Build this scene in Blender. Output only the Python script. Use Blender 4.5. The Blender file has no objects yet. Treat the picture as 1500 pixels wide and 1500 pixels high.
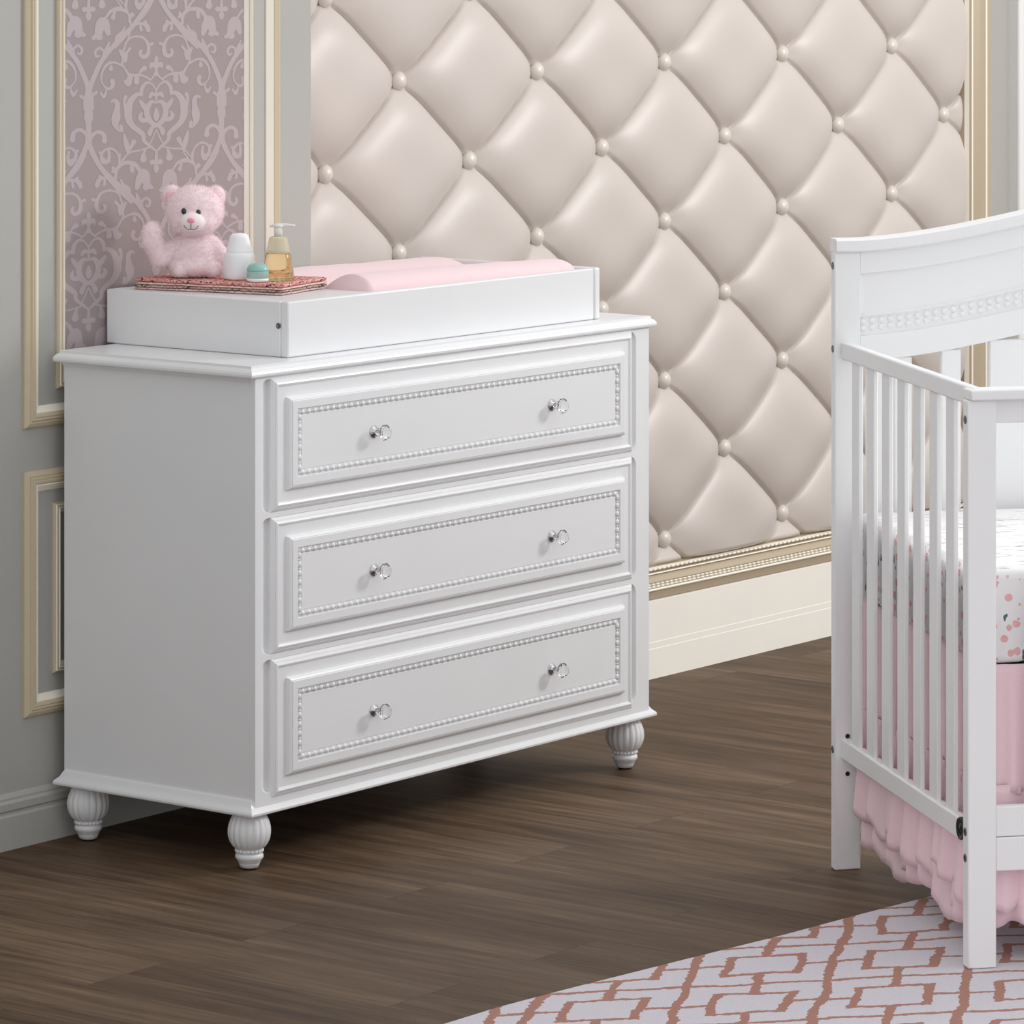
import bpy, bmesh, math, random
from mathutils import Vector, Matrix, noise
PI = math.pi
random.seed(7)
scene = bpy.context.scene

# ------------------------------------------------------------------ camera, light, exposure
CAM = Vector((-5.73, -5.48, 1.7002))
TH = 0.9148
cd = bpy.data.cameras.new('camera')
cd.sensor_width = 36.0
cd.lens = 6292.9 / 1500 * 36
cd.shift_y = -(750 + 126.1) / 1500
cd.clip_end = 60
cam = bpy.data.objects.new('camera', cd)
cam.location = CAM
cam.rotation_euler = (PI / 2, 0, -TH)
scene.collection.objects.link(cam)
scene.camera = cam

w = bpy.data.worlds.new('world'); scene.world = w; w.use_nodes = True
_t = w.node_tree; _bg = _t.nodes['Background']
_tc = _t.nodes.new('ShaderNodeTexCoord'); _sp = _t.nodes.new('ShaderNodeSeparateXYZ'); _rp = _t.nodes.new('ShaderNodeValToRGB')
_mp = _t.nodes.new('ShaderNodeMapRange'); _mp.inputs[1].default_value = -1; _mp.inputs[2].default_value = 1
_t.links.new(_tc.outputs['Generated'], _sp.inputs[0]); _t.links.new(_sp.outputs[2], _mp.inputs[0]); _t.links.new(_mp.outputs[0], _rp.inputs[0]); _t.links.new(_rp.outputs[0], _bg.inputs[0])
for _i, (_p, _c) in enumerate(((0.0, .34), (.46, .80), (.56, .90), (1.0, 1.0))):      # bright ceiling, darker floor side of the open room
    _e = _rp.color_ramp.elements[_i] if _i < 2 else _rp.color_ramp.elements.new(_p)
    _e.position = _p; _e.color = (_c * .985, _c * .99, _c, 1)
_bg.inputs[1].default_value = .96

def area(name, loc, target, sx, sy, power, col):
    ld = bpy.data.lights.new(name, 'AREA'); ld.shape = 'RECTANGLE'
    ld.size = sx; ld.size_y = sy; ld.energy = power; ld.color = col
    o = bpy.data.objects.new(name, ld); o.location = loc
    o.rotation_euler = (Vector(target) - Vector(loc)).to_track_quat('-Z', 'Y').to_euler()
    scene.collection.objects.link(o); return o
area('key_light', (3.6, -3.35, 2.55), (1.1, -0.4, 0.6), 0.8, 0.8, 76, (1.0, 0.985, 0.96))  # unseen source on the right, direction read off the knob shadows
area('overhead_area', (1.6, -2.0, 3.6), (1.4, -0.6, 0.0), 2.2, 2.2, 10, (1.0, 0.98, 0.95))  # weak broad area light overhead, out of view

scene.view_settings.view_transform = 'Standard'
scene.view_settings.look = 'None'
scene.view_settings.exposure = 0.0
scene.view_settings.gamma = 1.0

# ------------------------------------------------------------------ materials
def lin(c):
    return tuple(((v / 255) / 12.92 if v / 255 <= .04045 else ((v / 255 + .055) / 1.055) ** 2.4) for v in c) + (1,)

class NT:
    def __init__(s, name, base=(200, 200, 200), rough=.5, metal=0., spec=.5, **kw):
        s.m = bpy.data.materials.new(name); s.m.use_nodes = True
        s.t = s.m.node_tree; s.b = s.t.nodes['Principled BSDF']
        s.b.inputs['Base Color'].default_value = lin(base)
        s.b.inputs['Roughness'].default_value = rough
        s.b.inputs['Metallic'].default_value = metal
        s.b.inputs['Specular IOR Level'].default_value = spec
        for k, v in kw.items(): s.b.inputs[k.replace('_', ' ')].default_value = v
    def n(s, t, **kw):
        x = s.t.nodes.new(t)
        for k, v in kw.items(): setattr(x, k, v)
        return x
    def l(s, a, b): s.t.links.new(a, b)
    def coord(s, kind='Object'): return s.n('ShaderNodeTexCoord').outputs[kind]
    def mapping(s, v, scale=(1, 1, 1), loc=(0, 0, 0), rot=(0, 0, 0)):
        m = s.n('ShaderNodeMapping'); s.l(v, m.inputs[0])
        m.inputs['Scale'].default_value = scale; m.inputs['Location'].default_value = loc; m.inputs['Rotation'].default_value = rot
        return m.outputs[0]
    def math(s, op, a, b=None, c=None, clamp=False):
        x = s.n('ShaderNodeMath', operation=op); x.use_clamp = clamp
        for i, v in enumerate((a, b, c)):
            if v is None: continue
            if isinstance(v, (int, float)): x.inputs[i].default_value = v
            else: s.l(v, x.inputs[i])
        return x.outputs[0]
    def noise(s, v, scale, detail=2, rough=.5, dist=0):
        x = s.n('ShaderNodeTexNoise'); s.l(v, x.inputs['Vector'])
        x.inputs['Scale'].default_value = scale; x.inputs['Detail'].default_value = detail
        x.inputs['Roughness'].default_value = rough; x.inputs['Distortion'].default_value = dist
        return x.outputs['Fac']
    def ramp(s, f, stops):
        x = s.n('ShaderNodeValToRGB'); s.l(f, x.inputs[0]); e = x.color_ramp.elements
        while len(e) < len(stops): e.new(.5)
        for i, (p, c) in enumerate(stops): e[i].position = p; e[i].color = lin(c)
        return x.outputs[0]
    def mix(s, f, a, b, mode='MIX'):
        x = s.n('ShaderNodeMix', data_type='RGBA', blend_type=mode)
        for sock, v in ((x.inputs[0], f), (x.inputs[6], a), (x.inputs[7], b)):
            if isinstance(v, (int, float)): sock.default_value = v
            elif isinstance(v, tuple): sock.default_value = lin(v)
            else: s.l(v, sock)
        return x.outputs[2]
    def color(s, c): s.l(c, s.b.inputs['Base Color'])
    def bump(s, h, strength=.3, dist=.001):
        x = s.n('ShaderNodeBump'); x.inputs['Strength'].default_value = strength; x.inputs['Distance'].default_value = dist
        s.l(h, x.inputs['Height']); s.l(x.outputs[0], s.b.inputs['Normal'])

M = {}
def simple(key, base, rough=.5, metal=0., spec=.5, bumpscale=None, bstr=.1, **kw):
    a = NT(key, base, rough, metal, spec, **kw)
    c = a.coord()
    # slight procedural unevenness of the surface colour
    nz = a.noise(c, 6, 3)
    dk = tuple(max(0, int(v * .975)) for v in base)
    a.color(a.mix(nz, dk, base))
    if bumpscale: a.bump(a.noise(c, bumpscale, 3), bstr, .001)
    M[key] = a.m; return a
simple('white_lacquer', (236, 237, 239), .32, 0, .45)
simple('white_crib', (250, 251, 252), .38, 0, .4)
simple('wall_paint', (181, 180, 175), .6, 0, .3, 250, .04)
simple('cream_paint', (254, 249, 239), .5, 0, .3)
simple('pilaster_white', (240, 240, 238), .5, 0, .3)
simple('damask_ground', (160, 147, 147), .55, 0, .3, 600, .15)
simple('damask_figure', (181, 167, 170), .45, 0, .4)
simple('champagne', (192, 175, 150), .38, .15, .5)
simple('cream_trim_highlight', (255, 250, 236), .3, 0, .6)  # cream stripes and beads, also the painted highlight of the outer mouldings
simple('champagne_wall', (206, 192, 164), .42, .0, .5)
simple('tuft', (210, 200, 193), .40, .0, .5, 500, .05)
simple('tuft_button', (222, 214, 205), .35, .05, .5, 600, .08)
simple('chrome', (205, 205, 208), .12, 1.)
simple('screw_metal', (120, 120, 122), .3, .9)
simple('black_plastic', (18, 18, 20), .35)
simple('pink_pad', (243, 216, 220), .85, 0, .2, 900, .3, Sheen_Weight=.3)
simple('bear_fur', (255, 236, 241), .95, 0, .1, Sheen_Weight=.4)
simple('bear_pale', (254, 240, 242), .9, 0, .1)
simple('bear_inner', (250, 205, 216), .9, 0, .1)
simple('bear_nose', (247, 160, 178), .7)
simple('bear_eye', (10, 6, 8), .08, 0, .8)
simple('bear_thread', (52, 28, 34), .8)
simple('plastic_white', (246, 248, 251), .3, 0, .5)
simple('plastic_cap', (250, 251, 253), .42, 0, .4)
simple('teal_lid', (148, 196, 190), .3, 0, .5)
simple('pump_white', (238, 236, 232), .35, 0, .5)
a = simple('teal_glass', (186, 226, 219), .1, 0, .5, Transmission_Weight=.45)
a = NT('crystal', (255, 255, 255), .0, 0, .5, Transmission_Weight=1.0, IOR=1.52)
a.l(a.ramp(a.noise(a.coord(), 40, 1), [(0, (250, 252, 255)), (1, (255, 255, 255))]), a.b.inputs['Base Color']); M['crystal'] = a.m
a = NT('amber_liquid', (238, 218, 150), .03, 0, .5, Transmission_Weight=.88, IOR=1.33)
a.color(a.mix(a.noise(a.mapping(a.coord(), (60, 60, 25)), 1, 3), (238, 222, 146), (252, 246, 206))); M['amber_liquid'] = a.m
a = NT('frosted_bottle', (238, 232, 205), .25, 0, .5, Transmission_Weight=.5, IOR=1.2)
a.color(a.mix(a.noise(a.coord(), 20, 2), (236, 229, 196), (242, 238, 218))); M['frosted_bottle'] = a.m

# floor: weathered brown planks laid square to the panelled wall
a = NT('floor_wood', (100, 84, 70), .5, 0, .16)
c = a.coord()
br = a.n('ShaderNodeTexBrick'); br.offset = .37
a.l(a.mapping(c, (1, 1, 1), rot=(0, 0, PI / 2)), br.inputs['Vector'])
br.inputs['Color1'].default_value = (0, 0, 0, 1); br.inputs['Color2'].default_value = (1, 1, 1, 1); br.inputs['Mortar'].default_value = (.5, .5, .5, 1)
br.inputs['Scale'].default_value = 1; br.inputs['Mortar Size'].default_value = .0012; br.inputs['Mortar Smooth'].default_value = .3
br.inputs['Brick Width'].default_value = 1.25; br.inputs['Row Height'].default_value = .185
sx = a.n('ShaderNodeSeparateColor'); a.l(br.outputs['Color'], sx.inputs[0])
tone = sx.outputs[0]
sv = a.n('ShaderNodeVectorMath', operation='ADD'); a.l(c, sv.inputs[0])
cb = a.n('ShaderNodeCombineXYZ'); a.l(a.math('MULTIPLY', tone, 9.7), cb.inputs[0]); a.l(a.math('MULTIPLY', tone, 5.3), cb.inputs[1]); a.l(cb.outputs[0], sv.inputs[1])
g1 = a.noise(a.mapping(sv.outputs[0], (34, 2.2, 1)), 1, 8, .62, .8)
g2 = a.noise(a.mapping(sv.outputs[0], (7, .9, 1)), 1, 4, .5, 1.2)
g3 = a.noise(a.mapping(sv.outputs[0], (160, 6, 1)), 1, 4, .6)
gg = a.math('ADD', a.math('ADD', a.math('MULTIPLY', g1, .5), a.math('MULTIPLY', g2, .36)), a.math('ADD', a.math('MULTIPLY', g3, .18), a.math('MULTIPLY', tone, .06)))
col = a.ramp(gg, [(.36, (47, 32, 21)), (.5, (82, 64, 48)), (.6, (102, 83, 66)), (.74, (132, 111, 91))])
seam = a.ramp(br.outputs['Fac'], [(0, (255, 255, 255)), (1, (205, 200, 196))])
a.color(a.mix(1.0, col, seam, 'MULTIPLY')); a.bump(gg, .25, .0012)
a.l(a.math('ADD', a.math('MULTIPLY', g1, .25), .42), a.b.inputs['Roughness']); M['floor_wood'] = a.m

# rug: skewed trellis of boxes and lines
a = NT('rug_pile', (215, 207, 214), .95, 0, .1)
c = a.coord()
wob = a.n('ShaderNodeTexNoise'); a.l(c, wob.inputs['Vector']); wob.inputs['Scale'].default_value = 95; wob.inputs['Detail'].default_value = 2
wv = a.n('ShaderNodeVectorMath', operation='MULTIPLY_ADD'); a.l(wob.outputs['Color'], wv.inputs[0]); wv.inputs[1].default_value = (.012, .012, 0); a.l(c, wv.inputs[2])
wob2 = a.n('ShaderNodeTexNoise'); a.l(c, wob2.inputs['Vector']); wob2.inputs['Scale'].default_value = 9
wv2 = a.n('ShaderNodeVectorMath', operation='MULTIPLY_ADD'); a.l(wob2.outputs['Color'], wv2.inputs[0]); wv2.inputs[1].default_value = (.03, .03, 0); a.l(wv.outputs[0], wv2.inputs[2])
sp = a.n('ShaderNodeSeparateXYZ'); a.l(wv2.outputs[0], sp.inputs[0])
ax, ay, bx_, by_ = .174, -.153, -.2155, -.116
det = ax * by_ - ay * bx_
ox, oy = .1735 + .021, -1.737 + .021
px = a.math('SUBTRACT', sp.outputs[0], ox); py = a.math('SUBTRACT', sp.outputs[1], oy)
u_ = a.math('ADD', a.math('MULTIPLY', px, by_ / det), a.math('MULTIPLY', py, -bx_ / det))
w_ = a.math('ADD', a.math('MULTIPLY', px, -ay / det), a.math('MULTIPLY', py, ax / det))
def cell(v): return a.math('ABSOLUTE', a.math('SUBTRACT', a.math('FRACT', a.math('ADD', v, .5)), .5))
U, W = cell(u_), cell(w_)           # 0 at the box centre, .5 at the cell border
su, sw = abs(det) / .2447, abs(det) / .2317
def line(d, at, s, half=.0058):     # 1 on the line
    return a.math('LESS_THAN', a.math('MULTIPLY', a.math('ABSOLUTE', a.math('SUBTRACT', d, at)), s), half)
AND = lambda x, y: a.math('MULTIPLY', x, y)
OR = lambda x, y: a.math('MAXIMUM', x, y)
inbox_u = a.math('LESS_THAN', U, .285); inbox_w = a.math('LESS_THAN', W, .28)
box = OR(AND(line(U, .25, su, .0078), inbox_w), AND(line(W, .245, sw), inbox_u))
stub = AND(line(U, 0, su, .0078), a.math('GREATER_THAN', W, .245))
side = AND(line(W, 0, sw), a.math('GREATER_THAN', U, .25))
pat = OR(OR(box, stub), OR(side, OR(line(U, .5, su, .0078), line(W, .5, sw))))
pile = a.noise(c, 420, 3)
base = a.mix(pile, (202, 197, 205), (230, 225, 232)); pink = a.mix(pile, (160, 114, 102), (192, 148, 134))
a.color(a.mix(pat, base, pink)); a.bump(a.math('ADD', pile, a.math('MULTIPLY', pat, 1.2)), .6, .003); M['rug_pile'] = a.m

# crib sheet: thin leaf strokes on top, scattered roses on the sides
a = NT('floral_sheet', (240, 238, 238), .8, 0, .2)
c = a.coord()
st = a.noise(a.mapping(c, (14, 150, 60), rot=(0, 0, .25)), 1, 2, .5)
st2 = a.noise(a.mapping(c, (16, 190, 60), rot=(0, 0, -.3), loc=(3, 1, 0)), 1, 2, .5)
strokes = a.math('MAXIMUM', a.math('GREATER_THAN', st, .665), a.math('GREATER_THAN', st2, .68))
vor = a.n('ShaderNodeTexVoronoi'); sv2 = a.n('ShaderNodeSeparateXYZ'); a.l(c, sv2.inputs[0]); cv2 = a.n('ShaderNodeCombineXYZ'); a.l(a.math('SUBTRACT', sv2.outputs[0], sv2.outputs[1]), cv2.inputs[0]); a.l(sv2.outputs[2], cv2.inputs[1]); vor.voronoi_dimensions = '2D'; a.l(a.mapping(cv2.outputs[0], (9, 9, 9)), vor.inputs['Vector']); vor.inputs['Randomness'].default_value = .9
sc_ = a.n('ShaderNodeSeparateColor'); a.l(vor.outputs['Color'], sc_.inputs[0])
ro = a.math('LESS_THAN', a.math('ADD', vor.outputs['Distance'], a.math('MULTIPLY', a.noise(c, 60, 3), .3)), a.math('ADD', a.math('MULTIPLY', sc_.outputs[1], .26), .22))
ro = a.math('MULTIPLY', ro, a.math('GREATER_THAN', sc_.outputs[0], .25))
rosecol = a.mix(a.noise(c, 70, 3, .6, 1.5), (222, 140, 148), (250, 214, 214))
gn = a.n('ShaderNodeNewGeometry'); sn = a.n('ShaderNodeSeparateXYZ'); a.l(gn.outputs['Normal'], sn.inputs[0])
top = a.math('GREATER_THAN', sn.outputs[2], .7); sideM = a.math('SUBTRACT', 1, top)
grn = a.math('GREATER_THAN', a.noise(a.mapping(c, (40, 40, 22)), 1, 2), .645)
c1 = a.mix(a.math('MULTIPLY', strokes, top), (243, 242, 243), (92, 96, 104))
c2 = a.mix(a.math('MULTIPLY', grn, sideM), c1, (92, 116, 112))
a.color(a.mix(a.math('MULTIPLY', ro, sideM), c2, rosecol)); M['floral_sheet'] = a.m

def cloth(key, c0, c1, c2):
    a = NT(key, c0, .95, 0, .1); c = a.coord()
    n1 = a.noise(c, 220, 3, .7); n2 = a.noise(a.mapping(c, (1, 1, 2), loc=(4, 2, 1)), 130, 2)
    col = a.mix(a.math('GREATER_THAN', n1, .53), c0, c1)
    a.color(a.mix(a.math('GREATER_THAN', n2, .6), col, c2)); a.bump(n1, .8, .002); M[key] = a.m
cloth('cloth_rose', (214, 140, 136), (240, 196, 188), (74, 48, 50))
cloth('cloth_blush', (238, 206, 198), (226, 168, 160), (246, 232, 226))
cloth('cloth_taupe', (168, 146, 134), (206, 190, 178), (70, 58, 54))
cloth('cloth_pale', (228, 206, 200), (214, 150, 150), (240, 228, 222))

a = NT('skirt_fabric', (246, 208, 218), .6, 0, .3, Sheen_Weight=.3)
a.color(a.mix(a.noise(a.coord(), 300, 2), (250, 217, 226), (253, 226, 233))); a.bump(a.noise(a.mapping(a.coord(), (90, 90, 14)), 1, 3), .3, .002); M['skirt_fabric'] = a.m

# ------------------------------------------------------------------ mesh helpers
class MB:
    """collects shapes in world (or frame) coordinates, then becomes one object"""
    def __init__(s): s.bm = bmesh.new(); s.mi = 0; s.smooth = False
    def _tag(s, faces):
        for f in faces: f.material_index = s.mi; f.smooth = s.smooth
    def poly(s, pts, faces, sm=None):
        vs = [s.bm.verts.new(p) for p in pts]; out = []
        for f in faces:
            try: out.append(s.bm.faces.new([vs[i] for i in f]))
            except ValueError: pass
        s._tag(out)
        if sm is not None:
            for f in out: f.smooth = sm
        return vs, out
    def box(s, lo, hi, bev=0., seg=2, mat=None):
        x0, y0, z0 = lo; x1, y1, z1 = hi
        p = [(x0, y0, z0), (x1, y0, z0), (x1, y1, z0), (x0, y1, z0), (x0, y0, z1), (x1, y0, z1), (x1, y1, z1), (x0, y1, z1)]
        vs, fs = s.poly(p, [(0, 3, 2, 1), (4, 5, 6, 7), (0, 1, 5, 4), (1, 2, 6, 5), (2, 3, 7, 6), (3, 0, 4, 7)])
        if bev:
            es = list({e for f in fs for e in f.edges})
            r = bmesh.ops.bevel(s.bm, geom=es, offset=bev, segments=seg, affect='EDGES', profile=.5)
            for f in r['faces']: f.material_index = s.mi; f.smooth = True
        return s
    def lathe(s, prof, seg=32, mat=Matrix(), rib=None, cap=True, sm=True):
        rows = []
        for (r, z) in prof:
            row = []
            for k in range(seg):
                t = 2 * PI * k / seg
                rr = r * (rib(t, z) if rib else 1)
                row.append(s.bm.verts.new(mat @ Vector((rr * math.cos(t), rr * math.sin(t), z))))
            rows.append(row)
        out = []
        for i in range(len(rows) - 1):
            for k in range(seg):
                out.append(s.bm.faces.new((rows[i][k], rows[i][(k + 1) % seg], rows[i + 1][(k + 1) % seg], rows[i + 1][k])))
        if cap:
            out.append(s.bm.faces.new(rows[0][::-1])); out.append(s.bm.faces.new(rows[-1]))
        s._tag(out)
        for f in out: f.smooth = sm
        return s
    def ball(s, c, r, u=16, v=10, rot=None):
        c = Vector(c); r = Vector(r) if hasattr(r, '__len__') else Vector((r, r, r))
        m = Matrix.Translation(c) @ (rot.to_4x4() if rot else Matrix()) @ Matrix.Diagonal((*r, 1))
        g = bmesh.ops.create_uvsphere(s.bm, u_segments=u, v_segments=v, radius=1, matrix=m)
        fs = {f for vv in g['verts'] for f in vv.link_faces}
        for f in fs: f.material_index = s.mi; f.smooth = True
        return s
    def tube(s, pts, r, seg=8):
        pts = [Vector(p) for p in pts]; rows = []
        for i, p in enumerate(pts):
            d = (pts[min(i + 1, len(pts) - 1)] - pts[max(i - 1, 0)]).normalized()
            up = Vector((0, 0, 1)) if abs(d.z) < .9 else Vector((1, 0, 0))
            a_ = d.cross(up).normalized(); b_ = a_.cross(d)
            rr = r[i] if hasattr(r, '__len__') else r
            rows.append([s.bm.verts.new(p + (a_ * math.cos(2 * PI * k / seg) + b_ * math.sin(2 * PI * k / seg)) * rr) for k in range(seg)])
        out = []
        for i in range(len(rows) - 1):
            for k in range(seg): out.append(s.bm.faces.new((rows[i][k], rows[i][(k + 1) % seg], rows[i + 1][(k + 1) % seg], rows[i + 1][k])))
        out += [s.bm.faces.new(rows[0][::-1]), s.bm.faces.new(rows[-1])]
        s._tag(out)
        for f in out: f.smooth = True
        return s
    def rings(s, rect, prof, closeface=True, sm=False, sx=1.):
        """rect=(x0,z0,x1,z1) in a plane y=const; prof=[(inset,y)...] -> mitred nested frames"""
        x0, z0, x1, z1 = rect; rows = []
        for (i, y) in prof:
            rows.append([s.bm.verts.new(p) for p in ((x0 + i * sx, y, z0 + i), (x1 - i * sx, y, z0 + i), (x1 - i * sx, y, z1 - i), (x0 + i * sx, y, z1 - i))])
        out = []
        for a_, b_ in zip(rows, rows[1:]):
            for k in range(4): out.append(s.bm.faces.new((a_[k], a_[(k + 1) % 4], b_[(k + 1) % 4], b_[k])))
        if closeface: out.append(s.bm.faces.new(rows[-1]))
        s._tag(out); return s
    def extr(s, prof, x0, x1, axis='x'):
        """profile [(y,z)...] closed, extruded along x"""
        n = len(prof)
        a_ = [s.bm.verts.new((x0, y, z)) for y, z in prof]; b_ = [s.bm.verts.new((x1, y, z)) for y, z in prof]
        out = [s.bm.faces.new(a_[::-1]), s.bm.faces.new(b_)]
        for k in range(n): out.append(s.bm.faces.new((a_[k], a_[(k + 1) % n], b_[(k + 1) % n], b_[k])))
        s._tag(out); return s

def tag(o, label=None, cat=None, group=None, kind=None):
    if label: o['label'] = label
    if cat: o['category'] = cat
    if group: o['group'] = group
    if kind: o['kind'] = kind
    return o
ROOTM = {}
def thing(name, label, cat, loc=(0, 0, 0), rz=0, group=None):
    o = bpy.data.objects.new(name, None); o.empty_display_size = .05
    o.location = loc; o.rotation_euler = (0, 0, rz); scene.collection.objects.link(o)
    ROOTM[o.name] = Matrix.Translation(loc) @ Matrix.Rotation(rz, 4, 'Z')
    return tag(o, label, cat, group)
def root(o):
    while o.parent: o = o.parent
    return o
def make(name, mb, mats, parent=None, local=False, recalc=True, auto=None):
    bm = mb.bm
    if recalc: bmesh.ops.recalc_face_normals(bm, faces=bm.faces)
    if parent is not None and not local:
        r = root(parent)
        m = ROOTM[r.name] if r.name in ROOTM else Matrix.Translation(r.location)
        bmesh.ops.transform(bm, matrix=m.inverted(), verts=bm.verts)
    me = bpy.data.meshes.new(name); bm.to_mesh(me); bm.free()
    for k in ([mats] if isinstance(mats, str) else mats): me.materials.append(M[k])
    o = bpy.data.objects.new(name, me); scene.collection.objects.link(o)
    if parent is not None: o.parent = parent
    return o
def solo(name, mb, mats, origin, label, cat, group=None, kind=None):
    """single-mesh top level thing with its origin at its base"""
    bmesh.ops.transform(mb.bm, matrix=Matrix.Translation(-Vector(origin)), verts=mb.bm.verts)
    o = make(name, mb, mats); o.location = origin
    return tag(o, label, cat, group, kind)
def struct(name, mb, mats):
    o = make(name, mb, mats); o['kind'] = 'structure'; return o
def dup(o, dloc=(0, 0, 0), parent=None):
    c = o.copy(); scene.collection.objects.link(c)
    c.parent = parent if parent is not None else o.parent
    c.location = Vector(o.location) + Vector(dloc)
    for ch in list(o.children):
        d = dup(ch, (0, 0, 0), c)
    return c

# ------------------------------------------------------------------ room shell
b = MB(); b.box((-3.2, -4.2, -.05), (6.2, .30, 0)); struct('floor', b, 'floor_wood')
WY = .012                                   # face of the panelled wall
b = MB(); b.box((-3.2, WY, 0), (.755, .30, 2.7), .002)
b.mi = 1
struct('wall_left', b, ['wall_paint', 'damask_ground'])
b = MB(); b.box((.755, .15, 0), (6.2, .30, 2.7)); struct('wall_back', b, 'wall_paint')
b = MB(); b.box((3.470, .118, .0), (3.60, .15, 2.7)); b2 = b; struct('trim_1', b, 'wall_paint')
b = MB()
for z0, z1, y in ((0, 2.7, .085),): b.box((3.588, y, z0), (3.95, .15, z1), .006)
struct('trim_2', b, 'pilaster_white')
# left baseboard
prof = [(0.012, 0), (0, 0), (0, .060), (.004, .064), (.004, .068), (.001, .072), (.001, .084), (.005, .089), (.005, .093), (.009, .099), (.012, .101)]
b = MB(); b.extr(prof, -3.2, .755); struct('baseboard_left', b, 'wall_paint')
prof = [(.15, 0), (.095, 0), (.095, .066), (.0956, .0675), (.0956, .0805), (.0962, .082), (.0962, .172), (.112, .176), (.15, .176)]
b = MB(); b.extr(prof, .755, 3.588); struct('baseboard_back', b, 'cream_paint')

# ------------------------------------------------------------------ picture-frame mouldings on the left wall
def frame_profile(wd, d):
    y = WY
    return [(0, y), (0, y - d * .35), (wd * .06, y - d * .55), (wd * .22, y - d * .8), (wd * .30, y - d * .72), (wd * .36, y - d), (wd * .46, y - d * .92),
            (wd * .5, y - d * 1.02), (wd * .6, y - d * .95), (wd * .66, y - d * .80), (wd * .70, y - d * .88), (wd, y - d * .22), (wd, y)]
def frame(name, rect, wd, d, label, matl='champagne_wall', inner=False):
    pr = frame_profile(wd, d)
    b = MB(); b.rings(rect, pr[:10], closeface=False)
    b.mi = 1; b.rings(rect, pr[9:], closeface=False)  # near-white inner slope carries the outer mouldings' highlight in its colour
    if inner:
        b.rings(rect, [(pr[3][0] - .001, pr[3][1] + .0005), (pr[3][0], pr[3][1] - .0022), (pr[4][0] + .0005, pr[4][1] - .0012)], closeface=False)
        b.rings(rect, [(pr[6][0], pr[6][1]), (pr[7][0], pr[7][1] - .0018), (pr[8][0], pr[8][1])], closeface=False)
    bmesh.ops.remove_doubles(b.bm, verts=b.bm.verts, dist=1e-5)
    return solo(name, b, [matl, 'cream_trim_highlight'], ((rect[0] + rect[2]) / 2, WY, rect[1]), label, 'moulding')
frame('wall_moulding', (-.060, .760, .655, 2.35), .039, .013, 'tall outer champagne rectangular moulding on the grey wall around the damask panel')
frame('wall_moulding', (-.060, .232, .655, .681), .039, .013, 'low outer champagne rectangular moulding on the grey wall beside the dresser side, below the tall one')
wf = frame('framed_wall_panel', (.027, .826, .574, 2.26), .023, .010, 'mauve damask wallpaper panel in a thin gold and white moulding behind the teddy bear', inner=True); wf['category'] = 'wall panel'; WFM = Vector(wf.location)
frame('wall_moulding', (.017, .304, .574, .617), .020, .010, 'inner low gold moulding mostly hidden behind the dresser', inner=True)

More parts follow.
